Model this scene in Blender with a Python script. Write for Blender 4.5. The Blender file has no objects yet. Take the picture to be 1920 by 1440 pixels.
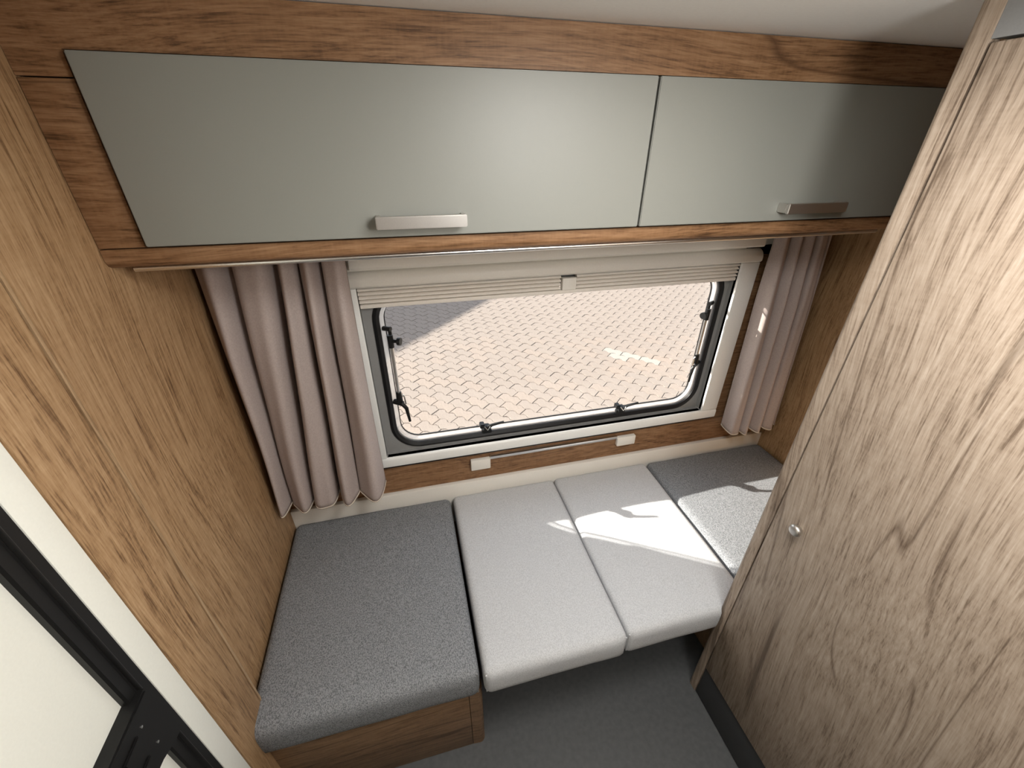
import bpy, bmesh, math, random
from mathutils import Vector, Matrix, noise

random.seed(7)
scene = bpy.context.scene
COL = scene.collection

# ------------------------------------------------------------------ camera
cam_data = bpy.data.cameras.new('camera')
cam = bpy.data.objects.new('camera', cam_data)
COL.objects.link(cam)
scene.camera = cam
cam_data.sensor_width = 36.0
cam_data.lens = 783.0 / 1920.0 * 36.0
cam_data.clip_start = 0.02
R0 = Vector((0.96958642, -0.2446981, 0.00500083))      # camera right
R1 = Vector((-0.11887369, -0.48868649, -0.86432318))   # camera down
R2 = Vector((0.21394208, 0.83744155, -0.50291195))     # camera forward
m = Matrix.Identity(4)
for i in range(3):
    m[i][0] = R0[i]
    m[i][1] = -R1[i]
    m[i][2] = -R2[i]
m[2][3] = 1.7225
cam.matrix_world = m

# ------------------------------------------------------------------ sky, sun, exposure
world = bpy.data.worlds.new('sky')
scene.world = world
world.use_nodes = True
wn = world.node_tree.nodes
bgn = wn['Background']
sky = wn.new('ShaderNodeTexSky')
sky.sky_type = 'NISHITA'
sky.sun_disc = False
sky.sun_elevation = math.radians(30)
sky.sun_rotation = math.radians(-60)
hs = wn.new('ShaderNodeHueSaturation')
hs.inputs['Saturation'].default_value = 0.45
world.node_tree.links.new(sky.outputs[0], hs.inputs['Color'])
world.node_tree.links.new(hs.outputs[0], bgn.inputs[0])
bgn.inputs[1].default_value = 0.48

SUN_DIR = Vector((0.410, -0.245, -0.245)).normalized()
sun_d = bpy.data.lights.new('sun', 'SUN')
sun_d.energy = 18.0
sun_d.angle = math.radians(0.6)
sun_d.color = (1.0, 0.95, 0.88)
sun = bpy.data.objects.new('sun', sun_d)
sun.rotation_euler = SUN_DIR.to_track_quat('-Z', 'Y').to_euler()
COL.objects.link(sun)

scene.view_settings.view_transform = 'Standard'
scene.view_settings.look = 'None'
scene.view_settings.gamma = 1.0
scene.view_settings.exposure = 0.0
scene.view_settings.use_curve_mapping = False

# light through the roof hatch above and behind the camera
def area_light(name, loc, rot, sx, sy, power, color):
    d = bpy.data.lights.new(name, 'AREA')
    d.shape = 'RECTANGLE'
    d.size = sx
    d.size_y = sy
    d.energy = power
    d.color = color
    o = bpy.data.objects.new(name, d)
    o.location = loc
    o.rotation_euler = rot
    COL.objects.link(o)
    return o

roof_lamp = area_light('roof_hatch_daylight', (0.42, 0.30, 1.885), (0, 0, 0), 0.36, 0.36, 8.5, (1.0, 0.985, 0.97))
ld = bpy.data.lights.new('ceiling_lamp_light', 'POINT')
ld.energy = 20.0
ld.shadow_soft_size = 0.10
ld.color = (1.0, 0.975, 0.93)
side_lamp = bpy.data.objects.new('ceiling_lamp_light', ld)
side_lamp.location = (0.52, -0.12, 1.745)
COL.objects.link(side_lamp)

# ------------------------------------------------------------------ materials
def new_mat(name):
    mt = bpy.data.materials.new(name)
    mt.use_nodes = True
    nt = mt.node_tree
    return mt, nt, nt.nodes, nt.links, nt.nodes['Principled BSDF']

def plain(name, col, rough=0.5, metal=0.0, bump=0.0, bscale=300.0, var=0.0, spec=0.5):
    mt, nt, N, L, b = new_mat(name)
    b.inputs['Roughness'].default_value = rough
    b.inputs['Metallic'].default_value = metal
    b.inputs['Specular IOR Level'].default_value = spec
    tc = N.new('ShaderNodeTexCoord')
    nz = N.new('ShaderNodeTexNoise')
    nz.inputs['Scale'].default_value = bscale
    nz.inputs['Detail'].default_value = 3
    L.new(tc.outputs['Object'], nz.inputs['Vector'])
    rp = N.new('ShaderNodeValToRGB')
    v = var
    rp.color_ramp.elements[0].position = 0.3
    rp.color_ramp.elements[1].position = 0.7
    rp.color_ramp.elements[0].color = tuple(c * (1 - v) for c in col) + (1,)
    rp.color_ramp.elements[1].color = tuple(min(1, c * (1 + v)) for c in col) + (1,)
    L.new(nz.outputs['Fac'], rp.inputs['Fac'])
    L.new(rp.outputs['Color'], b.inputs['Base Color'])
    if bump > 0:
        bp = N.new('ShaderNodeBump')
        bp.inputs['Strength'].default_value = bump
        bp.inputs['Distance'].default_value = 0.001
        L.new(nz.outputs['Fac'], bp.inputs['Height'])
        L.new(bp.outputs['Normal'], b.inputs['Normal'])
    return mt

def wood(name, axis, light, mid, dark, seed=0.0, rough=0.5, tilt=0.0, warp=0.10):
    """oak laminate, grain running along `axis` (0,1,2)"""
    mt, nt, N, L, b = new_mat(name)
    b.inputs['Roughness'].default_value = rough
    b.inputs['Specular IOR Level'].default_value = 0.35
    tc = N.new('ShaderNodeTexCoord')
    mp0 = N.new('ShaderNodeMapping')
    mp0.inputs['Location'].default_value = (seed, seed * 1.7, seed * 0.6)
    if tilt:
        mp0.inputs['Rotation'].default_value = (tilt, 0, 0)
    L.new(tc.outputs['Object'], mp0.inputs['Vector'])

    def mapped(cross, along):
        mp = N.new('ShaderNodeMapping')
        s = [cross] * 3
        s[axis] = along
        mp.inputs['Scale'].default_value = s
        L.new(mp0.outputs['Vector'], mp.inputs['Vector'])
        return mp.outputs['Vector']

    def nz(vec, scale, detail=4, rgh=0.55, dist=0.0):
        n = N.new('ShaderNodeTexNoise')
        n.inputs['Scale'].default_value = scale
        n.inputs['Detail'].default_value = detail
        n.inputs['Roughness'].default_value = rgh
        n.inputs['Distortion'].default_value = dist
        L.new(vec, n.inputs['Vector'])
        return n.outputs['Fac']

    def math_(op, a, bb):
        q = N.new('ShaderNodeMath')
        q.operation = op
        for i, x in enumerate((a, bb)):
            if isinstance(x, (int, float)):
                q.inputs[i].default_value = x
            else:
                L.new(x, q.inputs[i])
        return q.outputs[0]

    # warp the coordinates so that the grain wanders
    wn_ = N.new('ShaderNodeTexNoise')
    wn_.inputs['Scale'].default_value = 3.2
    wn_.inputs['Detail'].default_value = 0.6
    L.new(mapped(1.0, 0.40), wn_.inputs['Vector'])
    vs = N.new('ShaderNodeVectorMath')
    vs.operation = 'MULTIPLY_ADD'
    sc = [warp] * 3
    sc[axis] = 0.0
    vs.inputs[1].default_value = sc
    L.new(wn_.outputs['Color'], vs.inputs[0])
    L.new(mp0.outputs['Vector'], vs.inputs[2])
    mp0 = vs
    big = nz(mapped(1.0, 0.12), 6.0, 4, 0.55, 0.8)       # broad figure
    ring = math_('MULTIPLY', big, 52.0)
    ring = math_('SINE', ring, 0.0)
    ring = math_('MULTIPLY', ring, 0.05)
    fine = nz(mapped(1.0, 0.036), 185.0, 5, 0.70, 0.4)    # pores
    fine2 = nz(mapped(1.0, 0.06), 420.0, 3, 0.6, 0.0)
    mid_ = nz(mapped(1.0, 0.06), 30.0, 5, 0.6, 0.8)
    saw = nz(mapped(0.18, 1.0), 170.0, 2, 0.5, 0.0)      # rough saw marks across the grain
    f = math_('MULTIPLY', fine, 1.22)
    f = math_('ADD', f, math_('MULTIPLY', fine2, 0.55))
    f = math_('ADD', f, math_('MULTIPLY', mid_, 0.30))
    f = math_('ADD', f, ring)
    f = math_('ADD', f, math_('MULTIPLY', saw, 0.14))
    f = math_('ADD', f, math_('MULTIPLY', big, 0.20))
    f = math_('SUBTRACT', f, 0.70)
    rp = N.new('ShaderNodeValToRGB')
    e = rp.color_ramp.elements
    e[0].position = 0.22
    e[0].color = dark + (1,)
    e[1].position = 0.82
    e[1].color = light + (1,)
    k = e.new(0.47)
    k.color = mid + (1,)
    L.new(f, rp.inputs['Fac'])
    # scattered dark cracks
    ck = nz(mapped(1.0, 0.06), 13.0, 3, 0.5, 0.3)
    cr = N.new('ShaderNodeValToRGB')
    cr.color_ramp.elements[0].position = 0.27
    cr.color_ramp.elements[0].color = (0.45, 0.42, 0.40, 1)
    cr.color_ramp.elements[1].position = 0.32
    cr.color_ramp.elements[1].color = (1, 1, 1, 1)
    L.new(ck, cr.inputs['Fac'])
    mx = N.new('ShaderNodeMix')
    mx.data_type = 'RGBA'
    mx.blend_type = 'MULTIPLY'
    mx.inputs[0].default_value = 1.0
    L.new(rp.outputs['Color'], mx.inputs[6])
    L.new(cr.outputs['Color'], mx.inputs[7])
    # long thin wandering growth lines, only in places
    ln = nz(mapped(1.0, 0.05), 8.0, 1, 0.5, 0.1)
    ld_ = math_('ABSOLUTE', math_('SUBTRACT', ln, 0.5), 0.0)
    msk = nz(mapped(1.0, 0.3), 5.0, 1, 0.5, 0.0)
    ld_ = math_('ADD', ld_, math_('MULTIPLY', math_('MAXIMUM', math_('SUBTRACT', 0.54, msk), 0.0), 0.25))
    lr = N.new('ShaderNodeValToRGB')
    lr.color_ramp.elements[0].position = 0.0
    lr.color_ramp.elements[0].color = (0.50, 0.46, 0.43, 1)
    lr.color_ramp.elements[1].position = 0.011
    lr.color_ramp.elements[1].color = (1, 1, 1, 1)
    L.new(ld_, lr.inputs['Fac'])
    mx2 = N.new('ShaderNodeMix')
    mx2.data_type = 'RGBA'
    mx2.blend_type = 'MULTIPLY'
    mx2.inputs[0].default_value = 1.0
    L.new(mx.outputs[2], mx2.inputs[6])
    L.new(lr.outputs['Color'], mx2.inputs[7])
    L.new(mx2.outputs[2], b.inputs['Base Color'])
    bp = N.new('ShaderNodeBump')
    bp.inputs['Strength'].default_value = 0.25
    bp.inputs['Distance'].default_value = 0.001
    L.new(f, bp.inputs['Height'])
    L.new(bp.outputs['Normal'], b.inputs['Normal'])
    return mt

def fabric(name, dark, light, scale=420.0, bump=0.5):
    mt, nt, N, L, b = new_mat(name)
    b.inputs['Roughness'].default_value = 0.95
    b.inputs['Specular IOR Level'].default_value = 0.1
    tc = N.new('ShaderNodeTexCoord')
    sep = N.new('ShaderNodeMapping')
    sep.inputs['Scale'].default_value = (1, 1, 1)
    L.new(tc.outputs['Object'], sep.inputs['Vector'])
    n1 = N.new('ShaderNodeTexNoise')
    n1.inputs['Scale'].default_value = scale
    n1.inputs['Detail'].default_value = 2
    L.new(sep.outputs['Vector'], n1.inputs['Vector'])
    mpx = N.new('ShaderNodeMapping')
    mpx.inputs['Scale'].default_value = (1, 0.6, 1)
    L.new(tc.outputs['Object'], mpx.inputs['Vector'])
    n2 = N.new('ShaderNodeTexNoise')
    n2.inputs['Scale'].default_value = scale * 0.7
    n2.inputs['Detail'].default_value = 1
    L.new(mpx.outputs['Vector'], n2.inputs['Vector'])
    ck = N.new('ShaderNodeTexVoronoi')
    ck.inputs['Scale'].default_value = scale * 0.85
    L.new(tc.outputs['Object'], ck.inputs['Vector'])
    a = N.new('ShaderNodeMath')
    a.operation = 'ADD'
    L.new(n1.outputs['Fac'], a.inputs[0])
    L.new(n2.outputs['Fac'], a.inputs[1])
    s = N.new('ShaderNodeMath')
    s.operation = 'MULTIPLY_ADD'
    s.inputs[1].default_value = 0.35
    L.new(ck.outputs['Distance'], s.inputs[0])
    L.new(a.outputs[0], s.inputs[2])
    rp = N.new('ShaderNodeValToRGB')
    rp.color_ramp.elements[0].position = 0.95
    rp.color_ramp.elements[0].color = dark + (1,)
    rp.color_ramp.elements[1].position = 1.0
    rp.color_ramp.elements[1].color = light + (1,)
    h = N.new('ShaderNodeMapRange')
    h.inputs[1].default_value = 0.75
    h.inputs[2].default_value = 1.55
    L.new(s.outputs[0], h.inputs[0])
    rp.color_ramp.elements[0].position = 0.30
    rp.color_ramp.elements[1].position = 0.70
    L.new(h.outputs[0], rp.inputs['Fac'])
    L.new(rp.outputs['Color'], b.inputs['Base Color'])
    bp = N.new('ShaderNodeBump')
    bp.inputs['Strength'].default_value = bump
    bp.inputs['Distance'].default_value = 0.0015
    L.new(h.outputs[0], bp.inputs['Height'])
    L.new(bp.outputs['Normal'], b.inputs['Normal'])
    return mt

WL, WM, WD = (0.485, 0.325, 0.180), (0.345, 0.210, 0.104), (0.135, 0.070, 0.030)
M = {}
M['wood_z'] = wood('oak_upright_grain', 2, WL, WM, WD, 0.0)
M['wood_z2'] = wood('oak_upright_grain_door', 2, (0.42, 0.345, 0.275), (0.300, 0.233, 0.175), (0.135, 0.095, 0.066), 4.4, tilt=0.10, warp=0.13)
M['wood_x'] = wood('oak_level_grain', 0, (0.35, 0.205, 0.108), (0.23, 0.120, 0.056), (0.088, 0.042, 0.017), 5.1)
M['wood_dark'] = wood('oak_level_grain_dark', 0, (0.27, 0.175, 0.10), (0.185, 0.11, 0.06), (0.08, 0.045, 0.022), 8.0)
M['wood_highlight'] = wood('oak_edge_highlight', 2, (0.52, 0.365, 0.215), (0.42, 0.28, 0.155), (0.24, 0.145, 0.075), 2.2, rough=0.38)  # paler oak carrying the highlight of the post edge
M['door'] = plain('grey_satin_laminate', (0.235, 0.240, 0.216), 0.47, bump=0.02, bscale=900, var=0.015, spec=0.6)
M['cream'] = plain('cream_plastic', (0.78, 0.75, 0.685), 0.45, bump=0.02, bscale=200, var=0.02)
M['white'] = plain('white_plastic', (0.80, 0.80, 0.77), 0.38, bump=0.02, bscale=200, var=0.02)
M['doorwhite'] = plain('white_door_skin', (0.84, 0.85, 0.78), 0.5, bump=0.03, bscale=260, var=0.015)
M['ceil'] = plain('ceiling_cream', (0.82, 0.81, 0.79), 0.7, bump=0.05, bscale=160, var=0.02)
M['lintel'] = plain('grey_lintel', (0.20, 0.20, 0.198), 0.5, bump=0.02, bscale=300, var=0.03)
M['greyplate'] = plain('grey_window_surround', (0.25, 0.25, 0.245), 0.5, bump=0.02, bscale=300, var=0.03)
M['rubber'] = plain('black_rubber', (0.009, 0.009, 0.010), 0.42, bump=0.02, bscale=300, var=0.05, spec=0.35)
M['blackplastic'] = plain('black_plastic', (0.008, 0.008, 0.008), 0.42, bump=0.02, bscale=300, var=0.05, spec=0.3)
M['alu'] = plain('brushed_aluminium', (0.80, 0.79, 0.77), 0.28, 1.0, bump=0.03, bscale=500, var=0.03)
M['nickel'] = plain('brushed_nickel', (0.62, 0.60, 0.57), 0.38, 1.0, bump=0.03, bscale=600, var=0.03)
M['floor'] = plain('dark_grey_vinyl', (0.070, 0.072, 0.074), 0.55, bump=0.08, bscale=60, var=0.12)
M['dark_panel'] = plain('charcoal_panel', (0.035, 0.036, 0.037), 0.5, bump=0.03, bscale=300, var=0.05)
M['table'] = plain('charcoal_table_underside', (0.03, 0.03, 0.031), 0.45, bump=0.02, bscale=300, var=0.05)
M['fab_dark'] = fabric('dark_grey_weave', (0.125, 0.131, 0.139), (0.275, 0.285, 0.297), 520.0, 0.5)
M['fab_light'] = fabric('light_grey_weave', (0.44, 0.448, 0.458), (0.56, 0.568, 0.578), 560.0, 0.3)
M['seamthread'] = plain('grey_seam_thread', (0.22, 0.22, 0.22), 0.9, bump=0.2, bscale=600, var=0.1)
M['curtain'] = plain('mauve_taupe_velvet', (0.42, 0.355, 0.33), 0.85, bump=0.15, bscale=220, var=0.07, spec=0.2)
M['hem'] = plain('pale_curtain_lining', (0.62, 0.55, 0.46), 0.9, bump=0.15, bscale=300, var=0.05, spec=0.2)
M['blind'] = plain('beige_blind_fabric', (0.76, 0.71, 0.64), 0.6, bump=0.05, bscale=400, var=0.04)
M['joint'] = plain('paving_joint_sand', (0.125, 0.105, 0.086), 0.95, bump=0.3, bscale=90, var=0.25)
M['stone'] = plain('concrete_paver', (0.240, 0.200, 0.168), 0.9, bump=0.3, bscale=55, var=0.10)
M['stone2'] = plain('concrete_paver_warm', (0.252, 0.206, 0.170), 0.9, bump=0.3, bscale=48, var=0.12)
M['stonepale'] = plain('pale_marked_paver', (0.295, 0.275, 0.24), 0.9, bump=0.3, bscale=55, var=0.10)
M['render'] = plain('pale_plaster', (0.6, 0.58, 0.54), 0.9, bump=0.2, bscale=30, var=0.05)

def glass_mat():
    mt, nt, N, L, b = new_mat('acrylic_pane')
    out = N['Material Output']
    tr = N.new('ShaderNodeBsdfTransparent')
    tr.inputs[0].default_value = (0.95, 0.95, 0.94, 1)
    gl = N.new('ShaderNodeBsdfGlossy')
    gl.inputs['Roughness'].default_value = 0.03
    fr = N.new('ShaderNodeFresnel')
    fr.inputs[0].default_value = 1.45
    mx = N.new('ShaderNodeMixShader')
    L.new(fr.outputs[0], mx.inputs[0])
    L.new(tr.outputs[0], mx.inputs[1])
    L.new(gl.outputs[0], mx.inputs[2])
    L.new(mx.outputs[0], out.inputs[0])
    return mt
M['glass'] = glass_mat()
def rim_mat():
    mt, nt, N, L, b = new_mat('clear_acrylic_edge')
    out = N['Material Output']
    b.inputs['Base Color'].default_value = (0.9, 0.9, 0.9, 1)
    b.inputs['Roughness'].default_value = 0.12
    tr = N.new('ShaderNodeBsdfTransparent')
    tr.inputs[0].default_value = (0.97, 0.97, 0.97, 1)
    mx = N.new('ShaderNodeMixShader')
    mx.inputs[0].default_value = 0.35
    L.new(tr.outputs[0], mx.inputs[1])
    L.new(b.outputs[0], mx.inputs[2])
    L.new(mx.outputs[0], out.inputs[0])
    return mt
M['rim'] = rim_mat()

def emit_mat(name, col, st):
    mt, nt, N, L, b = new_mat(name)
    b.inputs['Base Color'].default_value = col + (1,)
    b.inputs['Emission Color'].default_value = col + (1,)
    b.inputs['Emission Strength'].default_value = st
    return mt
M['diffuser'] = emit_mat('lit_diffuser', (1.0, 0.95, 0.86), 3.0)

# ------------------------------------------------------------------ helpers
def link(name, me, mat, parent=None, smooth=None):
    if mat is not None:
        me.materials.append(mat)
    if smooth is not None:
        for p in me.polygons:
            p.use_smooth = True
        me.set_sharp_from_angle(angle=math.radians(smooth))
    o = bpy.data.objects.new(name, me)
    COL.objects.link(o)
    if parent is not None:
        o.parent = parent
    return o

def from_bm(name, bm, mat, parent=None, smooth=None):
    bmesh.ops.recalc_face_normals(bm, faces=bm.faces)
    me = bpy.data.meshes.new(name)
    bm.to_mesh(me)
    bm.free()
    return link(name, me, mat, parent, smooth)

def bm_box(bm, x0, x1, y0, y1, z0, z1):
    vs = [bm.verts.new((x, y, z)) for x in (x0, x1) for y in (y0, y1) for z in (z0, z1)]
    for f in ((0, 1, 3, 2), (4, 6, 7, 5), (0, 4, 5, 1), (2, 3, 7, 6), (0, 2, 6, 4), (1, 5, 7, 3)):
        bm.faces.new([vs[i] for i in f])
    return vs

def box(name, x0, x1, y0, y1, z0, z1, mat, parent=None, bevel=0.0, seg=2):
    bm = bmesh.new()
    bm_box(bm, x0, x1, y0, y1, z0, z1)
    if bevel > 0:
        bmesh.ops.bevel(bm, geom=bm.edges[:], offset=bevel, segments=seg, affect='EDGES', profile=0.5)
    return from_bm(name, bm, M[mat], parent, 35 if bevel > 0 else None)

def prism(name, pts, axis, a0, a1, mat, parent=None, smooth=None):
    """closed polygon extruded along axis; pts are the two other coordinates in x,y,z order"""
    bm = bmesh.new()
    def mk(p, a):
        c = list(p)
        c.insert(axis, a)
        return bm.verts.new(c)
    A = [mk(p, a0) for p in pts]
    B = [mk(p, a1) for p in pts]
    n = len(pts)
    bm.faces.new(A)
    bm.faces.new(B[::-1])
    for i in range(n):
        bm.faces.new((A[i], B[i], B[(i + 1) % n], A[(i + 1) % n]))
    return from_bm(name, bm, M[mat], parent, smooth)

def rrect(x0, x1, z0, z1, r, n=8):
    pts = []
    for cx, cz, a in ((x1 - r, z1 - r, 0), (x0 + r, z1 - r, 90), (x0 + r, z0 + r, 180), (x1 - r, z0 + r, 270)):
        for k in range(n + 1):
            t = math.radians(a + 90 * k / n)
            pts.append((cx + r * math.cos(t), cz + r * math.sin(t)))
    return pts

def rect_like(x0, x1, z0, z1, n=8):
    """sharp rectangle with the same number of points as rrect, matched corner by corner"""
    pts = []
    for cx, cz in ((x1, z1), (x0, z1), (x0, z0), (x1, z0)):
        pts += [(cx, cz)] * (n + 1)
    return pts

def ring(name, outer, inner, y0, y1, mat, parent=None, smooth=40, crown=0.0):
    bm = bmesh.new()
    n = len(outer)
    def row(p, y):
        return [bm.verts.new((a, y, b)) for a, b in p]
    o0, i0, o1, i1 = row(outer, y0), row(inner, y0), row(outer, y1), row(inner, y1)
    loops = [o1, o0]
    if crown:
        mid = [((a[0] + b[0]) / 2, (a[1] + b[1]) / 2) for a, b in zip(outer, inner)]
        loops.append(row(mid, y0 - crown))
    loops += [i0, i1, o1]
    for A, B in zip(loops[:-1], loops[1:]):
        for k in range(n):
            q = [A[k], A[(k + 1) % n], B[(k + 1) % n], B[k]]
            try:
                bm.faces.new(q)
            except ValueError:
                pass
    bmesh.ops.remove_doubles(bm, verts=bm.verts[:], dist=1e-6)
    bmesh.ops.dissolve_degenerate(bm, edges=bm.edges[:], dist=1e-7)
    return from_bm(name, bm, M[mat], parent, smooth)

def tube_bm(bm, pts, r, n=10, caps=True):
    pts = [Vector(p) for p in pts]
    rings = []
    up = Vector((0.13, 0.27, 0.95)).normalized()
    for i, p in enumerate(pts):
        d = (pts[min(i + 1, len(pts) - 1)] - pts[max(i - 1, 0)]).normalized()
        a = d.cross(up)
        if a.length < 1e-3:
            a = d.cross(Vector((1, 0, 0)))
        a.normalize()
        b = d.cross(a)
        rr = r[i] if isinstance(r, (list, tuple)) else r
        rings.append([bm.verts.new(p + rr * (math.cos(t) * a + math.sin(t) * b)) for t in [2 * math.pi * k / n for k in range(n)]])
    for A, B in zip(rings[:-1], rings[1:]):
        for k in range(n):
            bm.faces.new((A[k], A[(k + 1) % n], B[(k + 1) % n], B[k]))
    if caps:
        bm.faces.new(rings[0][::-1])
        bm.faces.new(rings[-1])

def tube(name, pts, r, mat, parent=None, n=10):
    bm = bmesh.new()
    tube_bm(bm, pts, r, n)
    return from_bm(name, bm, M[mat], parent, 40)

def empty(name, loc, label=None, cat=None, group=None):
    o = bpy.data.objects.new(name, None)
    o.location = loc
    o.empty_display_size = 0.05
    COL.objects.link(o)
    if label:
        tag(o, label, cat, group)
    return o

def tag(o, label=None, cat=None, group=None, kind=None):
    if label:
        o['label'] = label
    if cat:
        o['category'] = cat
    if group:
        o['group'] = group
    if kind:
        o['kind'] = kind
    return o

def adopt(root, *parts):
    """parent world-space parts to an empty, keeping them where they are"""
    for p in parts:
        p.parent = root
        p.matrix_parent_inverse = Matrix.Translation(root.location).inverted()

def struct(o):
    o['kind'] = 'structure'
    return o

XL, XR, YW, ZC = -0.53, 1.576, 1.30, 1.912      # left wall, right wall, window wall, ceiling
YB = -1.70                                      # wall behind the camera
FX0, FX1, FZ0, FZ1 = -0.15, 1.186, 0.700, 1.345  # clear opening of the window frame
YS = 1.315                                      # plane of the window seal

# ------------------------------------------------------------------ room shell
struct(box('floor', XL - 0.05, XR + 0.05, YB, YW, -0.06, 0.0, 'floor'))
struct(box('ceiling', XL - 0.05, XR + 0.05, YB, YW + 0.06, ZC, ZC + 0.06, 'ceil'))
wl = struct(box('wall_left', XL - 0.06, XL, 0.640, YW + 0.06, 0.0, ZC, 'wood_z'))
struct(box('wall_right', XR, XR + 0.06, 0.60, YW + 0.06, 0.0, ZC, 'wood_z'))
struct(box('wall_rear', XL - 0.06, XR + 0.06, YB - 0.06, YB, 0.0, ZC, 'wood_dark'))

# window wall: below the window (wood strip), above (cream), left and right of the window
bm = bmesh.new()
bm_box(bm, XL, XR, YW, YW + 0.035, 0.0, FZ0 - 0.02)
bm_box(bm, XL, FX0 - 0.02, YW, YW + 0.035, FZ0 - 0.02, 1.40)
bm_box(bm, FX1 + 0.02, XR, YW, YW + 0.035, FZ0 - 0.02, 1.40)
ww = struct(from_bm('wall_window', bm, M['wood_x']))
bm = bmesh.new()
bm_box(bm, XL, XR, YW, YW + 0.035, 1.365, ZC)
wu = from_bm('upper_wall_panel', bm, M['cream'], ww)
# moulded cream board above the window
prism('pelmet_board', [(1.30, 1.402), (1.264, 1.402), (1.260, 1.408), (1.260, 1.52), (1.30, 1.52)], 0, -0.155, 1.245, 'cream', ww, 30)

# cream ledge board between wood strip and cushions
struct(box('trim_1', XL, XR, 1.280, 1.300, 0.30, 0.512, 'cream', bevel=0.003))

# ------------------------------------------------------------------ right-hand washroom partition and door
XP = 0.835
pt = struct(box('wall_partition', XP + 0.02, XR, 0.560, 0.596, 0.0, ZC, 'wood_z'))
# corner post with rounded edge (profile in x,y, along z)
def post_profile(xf, xb, y0, y1, r, sign):
    """rounded towards +y at the face xf"""
    pts = [(xf, y0)]
    for k in range(9):
        t = math.pi / 2 * k / 8
        pts.append((xf + sign * (r - r * math.cos(t)), y1 - r + r * math.sin(t)))
    pts += [(xb, y1), (xb, y0)]
    return pts
struct(prism('trim_2', post_profile(XP, XP + 0.035, 0.5645, 0.600, 0.013, 1), 2, 0.0, ZC, 'wood_z2', None, 35))
dr = struct(box('door_2', XP - 0.002, XP + 0.03, -0.30, 0.5605, 0.165, 1.846, 'wood_z2', bevel=0.003))
box('lower_panel', XP + 0.002, XP + 0.03, -0.30, 0.5625, 0.004, 0.162, 'dark_panel', dr, bevel=0.002)  # charcoal panel below the door leaf
struct(box('trim_3', XP + 0.001, XP + 0.03, -0.32, 0.5640, 1.850, ZC, 'lintel'))
struct(box('wall_washroom', XP, XP + 0.03, YB, -0.32, 0.0, ZC, 'wood_z2'))
# door knob
bm = bmesh.new()
prof = [(0.0, 0.006), (0.006, 0.007), (0.009, 0.0125), (0.013, 0.0145), (0.018, 0.0145), (0.021, 0.012), (0.0225, 0.007)]
prev = None
for dx, r in prof:
    cur = [bm.verts.new((XP - 0.002 - dx, 0.493 + r * math.cos(2 * math.pi * k / 20), 0.931 + r * math.sin(2 * math.pi * k / 20))) for k in range(20)]
    if prev:
        for k in range(20):
            bm.faces.new((prev[k], prev[(k + 1) % 20], cur[(k + 1) % 20], cur[k]))
    prev = cur
bm.faces.new(prev)
from_bm('knob', bm, M['nickel'], dr, 40)

# ------------------------------------------------------------------ left: post, jamb and entrance door with screen track
XJ = -0.50
t4 = struct(box('trim_4', XJ - 0.09, XJ, 0.544, 0.6655, 0.0, ZC, 'wood_z', bevel=0.001))
prism('edge_highlight', post_profile(XJ + 0.001, XJ - 0.06, 0.6675, 0.684, 0.0155, -1), 2, 0.0, ZC, 'wood_highlight', t4, 35)  # rounded post edge, its highlight painted in as paler oak
d1 = struct(box('door_1', XJ - 0.05, XJ - 0.012, -0.75, 0.462, 0.02, ZC - 0.02, 'doorwhite', bevel=0.004))
box('jamb', XJ - 0.05, XJ - 0.002, 0.497, 0.543, 0.0, ZC, 'doorwhite', d1, bevel=0.002)
tr_pts = [(XJ - 0.05, 0.449), (XJ - 0.004, 0.449), (XJ - 0.001, 0.452), (XJ - 0.001, 0.467), (XJ + 0.0005, 0.4685)]
for k in range(7):
    t = math.pi * k / 6
    tr_pts.append((XJ + 0.0005 + 0.0045 * math.sin(t), 0.4725 - 0.0035 * math.cos(t)))
tr_pts += [(XJ + 0.0005, 0.4765), (XJ - 0.001, 0.478), (XJ - 0.001, 0.494), (XJ - 0.004, 0.4965), (XJ - 0.05, 0.4965)]
prism('screen_track', tr_pts, 2, 0.0, ZC, 'blackplastic', d1, 40)
# latch box reaching from the track across the door
bm = bmesh.new()
lp = [(0.470, 0.956), (0.30, 0.954), (0.295, 0.950), (0.295, 0.838), (0.300, 0.833), (0.400, 0.829), (0.418, 0.826), (0.436, 0.818), (0.448, 0.812), (0.462, 0.808), (0.470, 0.808)]
A = [bm.verts.new((XJ - 0.012, y, z)) for y, z in lp]
B = [bm.verts.new((XJ + 0.012, y, z)) for y, z in lp]
bm.faces.new(A)
ft = bm.faces.new(B[::-1])
for i in range(len(lp)):
    bm.faces.new((A[i], B[i], B[(i + 1) % len(lp)], A[(i + 1) % len(lp)]))
bmesh.ops.recalc_face_normals(bm, faces=bm.faces)
bmesh.ops.bevel(bm, geom=[e for e in ft.edges], offset=0.003, segments=2, affect='EDGES')
latch = from_bm('latch', bm, M['blackplastic'], d1, 40)
for (y, z, ry, rz) in ((0.395, 0.915, 0.020, 0.014), (0.385, 0.868, 0.024, 0.010)):
    bm = bmesh.new()
    bm_box(bm, XJ + 0.011, XJ + 0.016, y - ry, y + ry, z - rz, z + rz)
    bmesh.ops.bevel(bm, geom=bm.edges[:], offset=0.002, segments=2, affect='EDGES')
    from_bm('latch_slider', bm, M['blackplastic'], latch, 40)
for (y, z) in ((0.428, 0.925), (0.430, 0.866)):
    tube('screw', [(XJ + 0.0115, y, z), (XJ + 0.0135, y, z)], 0.0022, 'alu', latch, 10)
struct(box('wall_entrance', XJ - 0.06, XJ - 0.001, YB, -0.76, 0.0, ZC, 'wood_z'))
struct(box('trim_5', XJ - 0.09, XJ - 0.052, -0.80, 0.60, 0.0, ZC, 'wood_z'))

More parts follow.
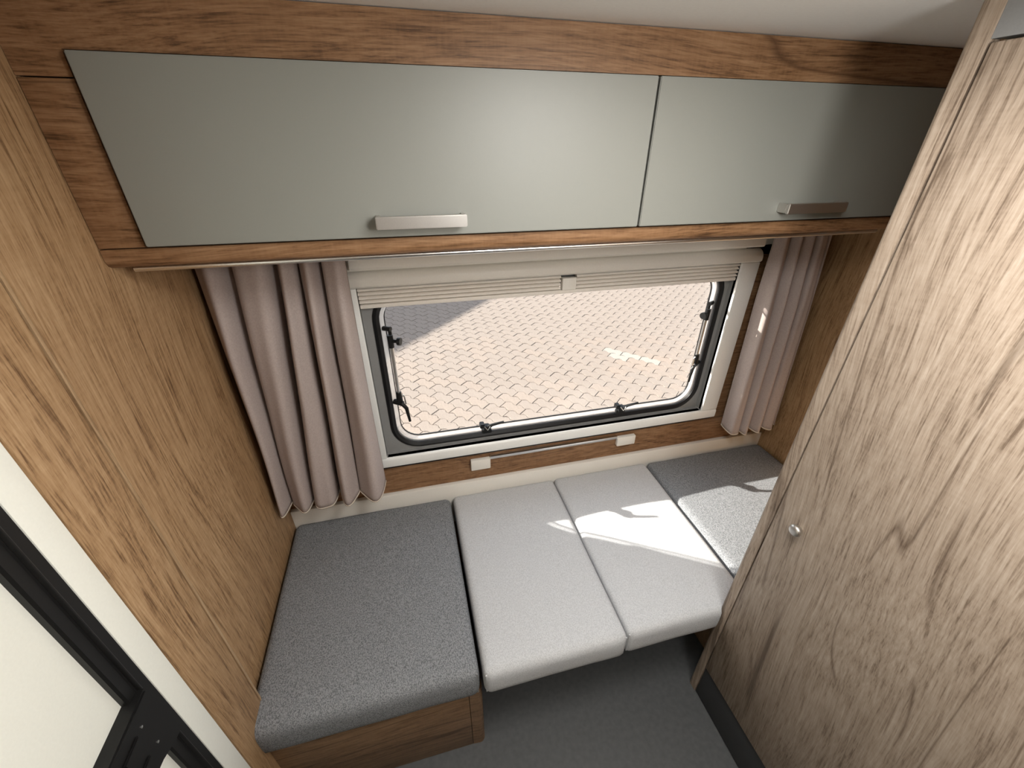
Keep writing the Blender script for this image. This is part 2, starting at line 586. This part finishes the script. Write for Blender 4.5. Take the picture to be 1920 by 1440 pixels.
# ------------------------------------------------------------------ overhead cabinet
YC = 0.925
oc = empty('overhead_cabinet', (0.5, 1.1, 1.516), 'long oak overhead cabinet with two grey flap doors above the window', 'cabinet')
P = []
P.append(prism('valance', [(XL + 0.001, 1.8035), (-0.4565, 1.8035), (-0.4565, 1.8375), (XR - 0.001, 1.8375), (XR - 0.001, ZC - 0.0015), (XL + 0.001, ZC - 0.0015)], 1, YC, YC + 0.018, 'wood_x'))
P.append(box('stile', XL + 0.001, -0.4565, YC, YC + 0.018, 1.551, 1.8015, 'wood_x', None, 0.001))
P.append(box('stile', 1.505, XR - 0.001, YC, YC + 0.018, 1.551, 1.8355, 'wood_x', None, 0.001))
prf = [(YC + 0.018, 1.549), (YC, 1.549), (YC, 1.532)]
for k in range(1, 7):
    t = math.pi / 2 * k / 6
    prf.append((YC + 0.018 - 0.018 * math.cos(t), 1.532 - 0.018 * math.sin(t)))
prf += [(YC + 0.36, 1.514), (YC + 0.36, 1.530), (YC + 0.018, 1.530)]
P.append(prism('bottom_rail', prf, 0, XL + 0.001, XR - 0.001, 'wood_x', None, 40))
P.append(box('gap_backing', -0.456, 1.505, YC + 0.010, YC + 0.018, 1.551, 1.8355, 'table', None))  # charcoal sheet painting the shade in the gaps round the flaps
P.append(box('top_board', XL + 0.001, XR - 0.001, YC + 0.02, YW - 0.005, 1.85, 1.865, 'cream', None))
adopt(oc, *P)
# aluminium trim under the front edge, rounded to catch a line of highlight
ls = tube('trim_tube', [(XL + 0.03, YC + 0.024, 1.5085), (1.30, YC + 0.024, 1.5085)], 0.0055, 'alu', None, 16)
adopt(oc, ls)

def handle(x0, x1, z0, z1, door):
    bm = bmesh.new()
    bm_box(bm, x0, x1, YC - 0.052, YC - 0.042, z0, z1)
    bm_box(bm, x0, x0 + 0.010, YC - 0.0425, YC - 0.0165, z0 + 0.001, z1 - 0.001)
    bm_box(bm, x1 - 0.010, x1, YC - 0.0425, YC - 0.0165, z0 + 0.001, z1 - 0.001)
    bmesh.ops.bevel(bm, geom=bm.edges[:], offset=0.0015, segments=2, affect='EDGES')
    h = from_bm('handle', bm, M['nickel'], None, 40)
    adopt(oc, h)
    h.parent = door
    h.matrix_parent_inverse = door.matrix_world.inverted() if False else Matrix.Identity(4)
    return h

def flap(x0, x1):
    bm = bmesh.new()
    bm_box(bm, x0, x1, YC - 0.017, YC - 0.001, 1.5545, 1.8345)
    bmesh.ops.bevel(bm, geom=bm.edges[:], offset=0.0015, segments=2, affect='EDGES')
    return from_bm('door', bm, M['door'], None, 40)
f1 = flap(-0.4470, 0.5260)
f2 = flap(0.5310, 1.5000)
for f in (f1, f2):
    adopt(oc, f)
handle(-0.045, 0.130, 1.574, 1.597, f1)
handle(0.900, 1.075, 1.574, 1.597, f2)

# ------------------------------------------------------------------ window with frame, seal, pane and fittings
win = struct(empty('window_1', (0.5, YW, 0.66)))
W = []
# white frame of four members; the outside carries a soft roll
OX0, OX1, OZ0, OZ1 = -0.205, 1.262, 0.655, 1.390
def hmember(name, z0, z1, roll_out, mat):
    # cross section in (y, z)
    if roll_out < 0:   # lower member: inner edge on top
        pts = [(1.30, z0), (1.283, z0), (1.276, z0 + 0.004), (1.274, z0 + 0.012), (1.274, z1 - 0.010), (1.276, z1 - 0.004), (1.281, z1), (1.30, z1)]
    else:              # upper member: rolled upper edge
        pts = [(1.30, z0), (1.276, z0), (1.270, z0 + 0.006)]
        for k in range(1, 8):
            t = math.pi / 2 * k / 7
            pts.append((1.30 - 0.030 * math.cos(t), z1 - 0.030 + 0.030 * math.sin(t)))
    return prism(name, pts, 0, OX0, OX1, mat, None, 35)
W.append(hmember('frame_member', OZ0, FZ0, -1, 'white'))
W.append(hmember('frame_member', FZ1, OZ1, 1, 'cream'))
for x0, x1 in ((OX0, FX0), (FX1, OX1)):
    W.append(box('frame_member', x0, x1, 1.274, 1.30, FZ0 + 0.0005, FZ1 - 0.0005, 'white', None, 0.004))
W.append(box('shadow_strip', OX0 + 0.01, OX1 - 0.01, 1.286, 1.2995, OZ0 - 0.0105, OZ0 - 0.0005, 'rubber', None, 0.001))  # black strip painting the shadow gap under the frame
# grey reveal and plate
W.append(ring('reveal', rrect(FX0 - 0.004, FX1 + 0.004, FZ0 - 0.004, FZ1 + 0.004, 0.004), rrect(FX0, FX1, FZ0, FZ1, 0.003), 1.284, YS + 0.006, 'greyplate'))
SX0, SX1, SZ0, SZ1 = -0.122, 1.168, 0.708, 1.330
def sr(d, r):
    return rrect(SX0 + d, SX1 - d, SZ0 + d, SZ1 - d, r)
W.append(ring('surround_plate', rrect(FX0 - 0.002, FX1 + 0.002, FZ0 - 0.002, FZ1 + 0.002, 0.004), sr(0.004, 0.101), YS, YS + 0.008, 'greyplate'))
W.append(ring('rubber_seal', sr(0.0, 0.105), sr(0.021, 0.084), YS - 0.004, YS + 0.012, 'rubber', None, 50, 0.006))
W.append(ring('pane_rim', sr(0.019, 0.086), sr(0.0335, 0.072), YS + 0.004, YS + 0.026, 'rim', None, 50, 0.003))
W.append(ring('pane_edge', sr(0.034, 0.0715), sr(0.037, 0.0685), YS + 0.021, YS + 0.026, 'rubber', None, 50))
bm = bmesh.new()
for yy in (YS + 0.0265, YS + 0.0315):
    f = bm.faces.new([bm.verts.new((a, yy, b)) for a, b in rrect(SX0 + 0.020, SX1 - 0.020, SZ0 + 0.016, SZ1 - 0.020, 0.066)])
W.append(from_bm('pane', bm, M['glass'], None))
adopt(win, *W)

# lever latches on the lower rim
def latch_lever(x, z):
    bm = bmesh.new()
    bm_box(bm, x - 0.018, x + 0.020, YS - 0.010, YS + 0.010, z - 0.030, z - 0.012)
    bm_box(bm, x - 0.012, x + 0.012, YS - 0.020, YS + 0.006, z - 0.016, z + 0.010)
    bm_box(bm, x - 0.026, x - 0.008, YS - 0.020, YS + 0.008, z + 0.002, z + 0.020)
    bmesh.ops.bevel(bm, geom=bm.edges[:], offset=0.0025, segments=2, affect='EDGES')
    tube_bm(bm, [(x, YS - 0.018, z + 0.002), (x + 0.020, YS - 0.022, z + 0.017), (x + 0.066, YS - 0.026, z + 0.027)], [0.008, 0.006, 0.0045], 8)
    o = from_bm('latch', bm, M['blackplastic'], None, 40)
    bm = bmesh.new()
    tube_bm(bm, [(x - 0.010, YS - 0.022, z + 0.014), (x + 0.002, YS - 0.026, z - 0.002), (x + 0.012, YS - 0.026, z + 0.014)], 0.0022, 8)
    s = from_bm('spring', bm, M['alu'], o, 40)
    adopt(win, o)
    return o
latch_lever(0.232, 0.757)
latch_lever(0.806, 0.757)

def stay(x, s, zt, zb):
    """telescopic window stay along a side; s = direction towards the middle of the window"""
    o = tube('stay_rod', [(x, YS - 0.004, zt - 0.03), (x, YS - 0.004, zb + 0.03)], 0.0062, 'alu', None, 12)
    adopt(win, o)
    bm = bmesh.new()
    tube_bm(bm, [(x - s * 0.018, YS + 0.004, zt), (x + s * 0.006, YS - 0.010, zt)], 0.008, 10)
    tube_bm(bm, [(x + s * 0.002, YS - 0.006, zt + 0.004), (x + s * 0.002, YS - 0.006, zt - 0.020)], 0.006, 10)
    tube_bm(bm, [(x, YS - 0.005, zt - 0.022), (x, YS - 0.005, zt - 0.066)], [0.010, 0.0095], 12)
    tube_bm(bm, [(x, YS - 0.006, zt - 0.042), (x + s * 0.022, YS - 0.016, zt - 0.042)], 0.006, 10)
    tube_bm(bm, [(x + s * 0.022, YS - 0.016, zt - 0.042), (x + s * 0.032, YS - 0.020, zt - 0.042)], [0.013, 0.013], 14)
    from_bm('clamp_knob', bm, M['blackplastic'], o, 40)
    bm = bmesh.new()
    tube_bm(bm, [(x, YS - 0.005, zb + 0.045), (x, YS - 0.005, zb - 0.002)], [0.0095, 0.012], 12)
    tube_bm(bm, [(x - s * 0.02, YS + 0.004, zb + 0.004), (x + s * 0.010, YS - 0.014, zb)], 0.010, 10)
    tube_bm(bm, [(x + s * 0.006, YS - 0.014, zb + 0.002), (x + s * 0.020, YS - 0.022, zb - 0.016), (x + s * 0.026, YS - 0.026, zb - 0.070)], [0.008, 0.007, 0.0045], 8)
    from_bm('lever', bm, M['blackplastic'], o, 40)
    tube('spring', [(x + s * 0.012, YS - 0.012, zb + 0.036), (x + s * 0.018, YS - 0.014, zb + 0.030), (x + s * 0.020, YS - 0.016, zb)], 0.0028, 'alu', o, 8)
stay(-0.076, 1, 1.198, 0.915)
stay(1.119, -1, 1.186, 0.925)

# ------------------------------------------------------------------ pleated blind folded up at the top of the window
bl = empty('pleated_blind', (0.5, 1.295, 1.28), 'beige pleated blind folded up at the top of the window', 'blind')
def pleat(x0, x1, zc, h, y):
    pts = [(y + 0.020, zc - h / 2), (y + 0.003, zc - h * 0.46), (y, zc - h * 0.2), (y + 0.001, zc + h * 0.1), (y + 0.010, zc + h * 0.47), (y + 0.020, zc + h / 2)]
    return prism('pleat', pts, 0, x0, x1, 'blind', None, 50)
BP = []
zs = [1.3365, 1.3235, 1.3105, 1.2975]
for (x0, x1) in ((FX0 + 0.002, 0.493), (0.548, FX1 - 0.002)):
    for q, z in enumerate(zs):
        BP.append(pleat(x0, x1, z, 0.0102, 1.282 + 0.001 * q))
BP.append(box('bottom_bar', FX0 + 0.002, FX1 - 0.002, 1.286, 1.303, 1.2780, 1.2905, 'blind', None, 0.0025))
BP.append(box('grip', 0.497, 0.546, 1.2765, 1.300, 1.2925, 1.333, 'cream', None, 0.003))
adopt(bl, *BP)

# ------------------------------------------------------------------ table rail under the window
rl = empty('table_rail', (0.52, 1.29, 0.56), 'thin aluminium table rail with cream end caps below the window', 'rail')
RP = [box('bar', 0.240, 0.800, 1.284, 1.2995, 0.611, 0.6255, 'alu', None, 0.002),
      box('end_cap', 0.160, 0.240, 1.280, 1.2995, 0.568, 0.618, 'cream', None, 0.004),
      box('end_cap', 0.800, 0.886, 1.280, 1.2995, 0.572, 0.618, 'cream', None, 0.004)]
adopt(rl, *RP)

# ------------------------------------------------------------------ curtains
def curtain(name, label, tops, bots, phases, zt, zb, yc, amp, thick=0.003, ph0=0.0, yshift=None):
    """tops / bots: x at the anchor phases, top and bottom"""
    nu, nv = 150, 44
    pmax = phases[-1]
    def interp(xs, p):
        for i in range(len(phases) - 1):
            if p <= phases[i + 1] + 1e-9:
                t = (p - phases[i]) / (phases[i + 1] - phases[i])
                return xs[i] + (xs[i + 1] - xs[i]) * t
        return xs[-1]
    verts, faces = [], []
    for j in range(nv + 1):
        v = j / nv
        for i in range(nu + 1):
            p = pmax * i / nu
            x = interp(tops, p) * (1 - v) + interp(bots, p) * v
            wob = noise.noise((p * 0.9, v * 2.0, ph0)) * 0.010
            c = math.cos(2 * math.pi * p)
            a = amp * (0.55 + 0.45 * min(1, v * 3.0))
            y = yc + a * (c if c < 0 else c ** 0.8)
            sp_ = abs(interp(tops, min(p + 0.25, pmax)) * (1 - v) + interp(bots, min(p + 0.25, pmax)) * v - interp(tops, max(p - 0.25, 0.0)) * (1 - v) - interp(bots, max(p - 0.25, 0.0)) * v) * 2.0
            x -= 1.3 * sp_ / (2 * math.pi) * math.sin(2 * math.pi * p) * (0.6 + 0.4 * v)
            y += 0.18 * a * math.cos(2 * math.pi * p * 2.7 + v * 1.3 + ph0)
            if yshift:
                y += yshift * (p / pmax)
            zbt = zb + 0.012 * math.cos(2 * math.pi * p) + 0.008 * noise.noise((p * 1.4, 5.0, ph0)) + 0.02 * v * (1 - 0)
            z = zt + (zbt - zt) * v
            verts.append((x + wob * v, min(y + wob * 0.6, 1.268), z))
    for j in range(nv):
        for i in range(nu):
            a = j * (nu + 1) + i
            faces.append((a, a + 1, a + nu + 2, a + nu + 1))
    me = bpy.data.meshes.new(name)
    me.from_pydata(verts, [], faces)
    root = empty(name, (sum(bots) / len(bots), yc, zb), label, 'curtain')
    cl = link('cloth', me, M['curtain'], None, 80)
    sd = cl.modifiers.new('thickness', 'SOLIDIFY')
    sd.thickness = thick
    sd.offset = 0
    # hem band at the lower edge
    hv, hf = [], []
    rows = (1.0, 0.975)
    base = nv * (nu + 1)
    up1 = (nv - 1) * (nu + 1)
    for i in range(nu + 1):
        a = Vector(verts[base + i])
        b = Vector(verts[up1 + i])
        hv.append(tuple(a + Vector((0, 0, -0.0015))))
        hv.append(tuple(a + (b - a) * 0.18))
    for i in range(nu):
        hf.append((2 * i, 2 * i + 2, 2 * i + 3, 2 * i + 1))
    me2 = bpy.data.meshes.new('hem')
    me2.from_pydata(hv, [], hf)
    hm = link('hem', me2, M['hem'], None, 80)
    s2 = hm.modifiers.new('thickness', 'SOLIDIFY')
    s2.thickness = thick + 0.0022
    s2.offset = 0
    rod = tube('curtain_track', [(min(tops) - 0.0, yc + 0.015, zt + 0.010), (max(tops), yc + 0.015, zt + 0.010)], 0.006, 'white', None, 10)
    adopt(root, cl, hm, rod)
    return root

curtain('curtain', 'wide taupe velvet curtain in deep folds left of the window beside the oak wall',
        [-0.520, -0.436, -0.322, -0.272, -0.220, -0.162],
        [-0.522, -0.478, -0.410, -0.322, -0.254, -0.178],
        [0.0, 1.0, 2.0, 3.0, 4.0, 4.8], 1.490, 0.610, 1.208, 0.050)
curtain('curtain', 'narrow taupe curtain bunched right of the window, partly hidden by the oak door',
        [1.262, 1.300, 1.345, 1.390, 1.440, 1.490],
        [1.300, 1.345, 1.400, 1.450, 1.505, 1.560],
        [0.0, 0.8, 1.7, 2.6, 3.5, 4.3], 1.490, 0.588, 1.230, 0.032, ph0=3.0)

# ------------------------------------------------------------------ benches and table that carry the bed cushions
bn = empty('bench', (-0.22, 0.95, 0.0), 'oak bench box under the dark grey cushion beside the left wall', 'bench')
BX = [box('front_panel', XL + 0.002, 0.030, 0.606, 0.622, 0.0, 0.330, 'wood_dark', None, 0.001),
      prism('corner_post', [(0.0315, 0.606)] + [(0.0715 - 0.018 + 0.018 * math.sin(t), 0.604 + 0.018 - 0.018 * math.cos(t)) for t in [math.pi / 2 * k / 6 for k in range(7)]] + [(0.0715, 0.640), (0.0315, 0.640)], 2, 0.0, 0.330, 'wood_dark', None, 40),
      box('side_panel', 0.055, 0.0710, 0.641, 1.278, 0.0, 0.330, 'wood_dark', None, 0.001),
      box('top_board', XL + 0.002, 0.0700, 0.623, 1.278, 0.331, 0.3345, 'wood_dark', None)]
adopt(bn, *BX)
bn2 = empty('bench', (1.26, 0.95, 0.0), 'oak bench box under the far cushion behind the oak door', 'bench')
BX = [box('side_panel', 0.960, 0.976, 0.605, 1.278, 0.0, 0.330, 'wood_dark', None, 0.001),
      box('front_panel', 0.977, XR - 0.002, 0.605, 0.621, 0.0, 0.330, 'wood_dark', None, 0.001),
      box('top_board', 0.961, XR - 0.002, 0.622, 1.278, 0.331, 0.3345, 'wood_dark', None)]
adopt(bn2, *BX)
tb = empty('folding_table', (0.52, 0.93, 0.0), 'charcoal lowered table carrying the two light cushions above the floor', 'table')
TB = [box('table_top', 0.085, 0.950, 0.635, 1.270, 0.322, 0.350, 'table', None, 0.006),
      box('leg', 0.480, 0.540, 0.860, 0.900, 0.0, 0.321, 'table', None, 0.004),
      box('foot', 0.380, 0.640, 0.850, 0.910, 0.0, 0.0, 'table', None) if False else box('hinge_bar', 0.470, 0.550, 0.842, 0.858, 0.285, 0.321, 'table', None, 0.002)]
adopt(tb, *TB)

# ------------------------------------------------------------------ cushions
def cushion(name, x0, x1, y0, y1, z0, z1, r, mat, label, group, crown=0.006, seed=0.0, n=(34, 40, 8), corners=()):
    nx, ny, nz_ = n
    bm = bmesh.new()
    cache = {}
    c = Vector(((x0 + x1) / 2, (y0 + y1) / 2, (z0 + z1) / 2))
    h = Vector(((x1 - x0) / 2, (y1 - y0) / 2, (z1 - z0) / 2))
    def grid(k, N_, hh):
        # denser towards the ends so the rounding is smooth
        t = 2 * k / N_ - 1
        s = math.copysign(1 - (1 - abs(t)) ** 1.7, t)
        return s * hh
    def vert(i, j, k):
        key = (i, j, k)
        if key in cache:
            return cache[key]
        p = Vector((grid(i, nx, h.x), grid(j, ny, h.y), grid(k, nz_, h.z)))
        q = Vector((max(-h.x + r, min(h.x - r, p.x)), max(-h.y + r, min(h.y - r, p.y)), max(-h.z + r, min(h.z - r, p.z))))
        d = p - q
        if d.length > 1e-9:
            p = q + d.normalized() * min(r, max(abs(d.x), abs(d.y), abs(d.z)))
        u, v = p.x / h.x, p.y / h.y
        if p.z > 0:
            p.z += crown * (1 - u ** 4) * (1 - v ** 4) * (p.z / h.z)
            p.z += 0.0022 * noise.noise(Vector((p.x * 5, p.y * 5, seed)))
        w = 1 - (p.z / h.z) ** 2
        p.y += math.copysign(0.003, p.y) * max(0, w) * abs(v) ** 6 + 0.0015 * noise.noise(Vector((p.x * 9, p.z * 9, seed + 4)))
        vv = bm.verts.new(c + p)
        cache[key] = vv
        return vv
    for i in range(nx):
        for j in range(ny):
            bm.faces.new((vert(i, j, 0), vert(i, j + 1, 0), vert(i + 1, j + 1, 0), vert(i + 1, j, 0)))
            bm.faces.new((vert(i, j, nz_), vert(i + 1, j, nz_), vert(i + 1, j + 1, nz_), vert(i, j + 1, nz_)))
    for i in range(nx):
        for k in range(nz_):
            bm.faces.new((vert(i, 0, k), vert(i + 1, 0, k), vert(i + 1, 0, k + 1), vert(i, 0, k + 1)))
            bm.faces.new((vert(i, ny, k), vert(i, ny, k + 1), vert(i + 1, ny, k + 1), vert(i + 1, ny, k)))
    for j in range(ny):
        for k in range(nz_):
            bm.faces.new((vert(0, j, k), vert(0, j, k + 1), vert(0, j + 1, k + 1), vert(0, j + 1, k)))
            bm.faces.new((vert(nx, j, k), vert(nx, j + 1, k), vert(nx, j + 1, k + 1), vert(nx, j, k + 1)))
    root = empty(name, (c.x, c.y, z0), label, 'cushion', group)
    cv = from_bm('cover', bm, M[mat], None, 75)
    parts = [cv]
    for sx in corners:
        xx = x0 + r * 0.30 if sx < 0 else x1 - r * 0.30
        yy = y0 + r * 0.30
        parts.append(tube('corner_seam', [(xx, yy, z0 + 0.012), (xx - 0.0008 * sx, yy - 0.001, (z0 + z1) / 2), (xx, yy, z1 - 0.012)], 0.0024, mat_seam(mat), None, 8))
    adopt(root, *parts)
    return root
def mat_seam(m_):
    return 'seamthread' if m_ == 'fab_dark' else m_

CG = 'bed cushions of the made-up dinette'
cushion('seat_cushion', XL + 0.006, 0.0655, 0.592, 1.276, 0.3355, 0.4585, 0.026, 'fab_dark',
        'dark grey speckled bed cushion on the oak bench beside the left wall', CG, 0.007, 0.0, corners=(1,))
cushion('seat_cushion', 0.0755, 0.5125, 0.582, 1.276, 0.351, 0.4590, 0.022, 'fab_light',
        'light grey bed cushion next to the dark cushion on the left', CG, 0.005, 2.0, corners=(-1, 1))
cushion('seat_cushion', 0.5145, 0.9525, 0.588, 1.276, 0.351, 0.4590, 0.020, 'fab_light',
        'light grey bed cushion next to the oak door, lit by the sun patch', CG, 0.005, 5.0, corners=(-1,))
cushion('seat_cushion', 0.9600, XR - 0.006, 0.602, 1.276, 0.3355, 0.4585, 0.026, 'fab_dark',
        'dark grey bed cushion furthest right, half hidden behind the oak door', CG, 0.007, 9.0)

# ------------------------------------------------------------------ roof hatch and ceiling lamp above the camera (out of frame)
HX, HY = 0.42, 0.30
rh = empty('roof_hatch', (HX, HY, 1.885), 'square white roof hatch in the ceiling above the aisle', 'roof hatch')
bm = bmesh.new()
for (a, b, c, d) in ((-0.24, 0.24, -0.24, -0.19), (-0.24, 0.24, 0.19, 0.24), (-0.24, -0.19, -0.19, 0.19), (0.19, 0.24, -0.19, 0.19)):
    bm_box(bm, HX + a, HX + b, HY + c, HY + d, 1.890, 1.9105)
fr = from_bm('hatch_frame', bm, M['white'])
df = box('hatch_dome', HX - 0.188, HX + 0.188, HY - 0.188, HY + 0.188, 1.895, 1.9105, 'diffuser', None, 0.004)
adopt(rh, fr, df)
cl = empty('ceiling_lamp', (0.52, -0.12, 1.87), 'small round white ceiling lamp above the aisle', 'lamp')
b1 = tube('lamp_base', [(0.52, -0.12, 1.9105), (0.52, -0.12, 1.875)], [0.06, 0.05], 'white', None, 32)
adopt(cl, b1)

# ------------------------------------------------------------------ outside: interlocking paving
ZG = -0.45
gr = struct(box('ground', -14, 24, 1.40, 34, ZG - 0.10, ZG - 0.0065, 'joint'))
LS, WS, ZA = 0.225, 0.1125, 0.020     # stone length, width, zigzag amplitude
def stone_outline(g=0.0028):
    # zigzag long sides that nest row to row, slanted ends
    q = LS / 8
    xs = [k * q for k in range(9)]
    zz = [0, ZA, ZA, 0, 0, ZA, ZA, 0, 0]
    lo = [(x, z) for x, z in zip(xs, zz)]
    hi = [(x, z + WS) for x, z in zip(xs, zz)][::-1]
    lo = [(min(max(x, g), LS - g), y + g) for x, y in lo]
    hi = [(min(max(x, g), LS - g), y - g) for x, y in hi]
    return lo + hi, (LS / 2, WS / 2 + ZA / 2)
SO, SC = stone_outline()
def stone_bm(bm, M4):
    n = len(SO)
    low = [bm.verts.new(M4 @ Vector((x - SC[0], y - SC[1], -0.014))) for x, y in SO]
    top = [bm.verts.new(M4 @ Vector(((x - SC[0]), (y - SC[1]), -0.0018))) for x, y in SO]
    inn = [bm.verts.new(M4 @ Vector(((x - SC[0]) * 0.97, (y - SC[1]) * 0.945, 0.0))) for x, y in SO]
    for A, B in ((low, top), (top, inn)):
        for k in range(n):
            bm.faces.new((A[k], A[(k + 1) % n], B[(k + 1) % n], B[k]))
    bm.faces.new(inn)
stone_mesh = {}
for key in ('stone', 'stone2', 'stonepale'):
    bm = bmesh.new()
    stone_bm(bm, Matrix.Identity(4))
    bmesh.ops.recalc_face_normals(bm, faces=bm.faces)
    me = bpy.data.meshes.new('paving_stone_' + key)
    bm.to_mesh(me)
    bm.free()
    me.materials.append(M[key])
    stone_mesh[key] = me
ANG = math.radians(-47)
ca, sa = math.cos(ANG), math.sin(ANG)
OR = Vector((1.0, 3.5))
cells = []
for r in range(-75, 76):
    for s in range(-40, 41):
        u = s * LS + (0.5 * LS if r % 2 else 0.0)
        v = r * WS
        x = OR.x + u * ca - v * sa
        y = OR.y + u * sa + v * ca
        if -3.5 < x < 8.5 and 1.6 < y < 9.5:
            cells.append((x, y))
def in_view(x, y):
    # ground patch seen through the pane
    t = (y - 2.96) / (5.98 - 2.96)
    return -0.15 <= t <= 1.0 and -0.24 - 0.15 * t - 0.1 < x < 2.52 + 2.6 * t + 0.1
vis = sorted([c for c in cells if in_view(*c)], key=lambda c: c[0] * 0.2 + c[1])
near = vis[:300]
nearset = set(near)
rest = [c for c in cells if c not in nearset]
def seg_d(p, a, b):
    p, a, b = Vector(p), Vector(a), Vector(b)
    t = max(0, min(1, (p - a).dot(b - a) / (b - a).length_squared))
    return (p - (a + t * (b - a))).length
def is_pale(c):
    return min(seg_d(c, (2.288, 4.10), (2.315, 3.987)), seg_d(c, (2.315, 3.987), (2.574, 3.768)), seg_d(c, (2.574, 3.768), (2.753, 3.838))) < 0.07
rng = random.Random(3)
def stone_matrix(c):
    return Matrix.Translation((c[0], c[1], ZG + rng.uniform(-0.002, 0.002))) @ Matrix.Rotation(ANG, 4, 'Z') @ Matrix.Rotation(rng.uniform(-0.01, 0.01), 4, 'X') @ Matrix.Rotation(rng.uniform(-0.006, 0.006), 4, 'Y')
for c in near:
    key = 'stonepale' if is_pale(c) else rng.choice(('stone', 'stone', 'stone2'))
    o = bpy.data.objects.new('paving_stone', stone_mesh[key])
    COL.objects.link(o)
    o.matrix_world = stone_matrix(c)
    o.parent = gr
bm = bmesh.new()
bmp = bmesh.new()
for c in rest:
    stone_bm(bmp if is_pale(c) else bm, stone_matrix(c))
sf = from_bm('distant_paving', bm, M['stone'], gr)
tag(sf, kind='stuff')
sp = from_bm('pale_distant_paving', bmp, M['stonepale'], gr)
tag(sp, kind='stuff')

# neighbouring building beyond the frame whose eaves throw the shadow on the paving
hd = Vector((SUN_DIR.x, SUN_DIR.y)).normalized()
tanel = -SUN_DIR.z / math.hypot(SUN_DIR.x, SUN_DIR.y)
HB = 3.2
e0 = Vector((-0.306, 4.577)) - hd * HB / tanel
ed = Vector((1.391, 1.524)).normalized()
en = Vector((-ed.y, ed.x))
A0, A1 = e0 - ed * 2.2, e0 + ed * 9.0
bm = bmesh.new()
q = [A0, A1, A1 + en * 5, A0 + en * 5]
lo = [bm.verts.new((p.x, p.y, ZG - 0.01)) for p in q]
hi = [bm.verts.new((p.x, p.y, ZG + HB)) for p in q]
bm.faces.new(hi)
bm.faces.new(lo[::-1])
for k in range(4):
    bm.faces.new((lo[k], lo[(k + 1) % 4], hi[(k + 1) % 4], hi[k]))
struct(from_bm('wall_neighbour', bm, M['render']))
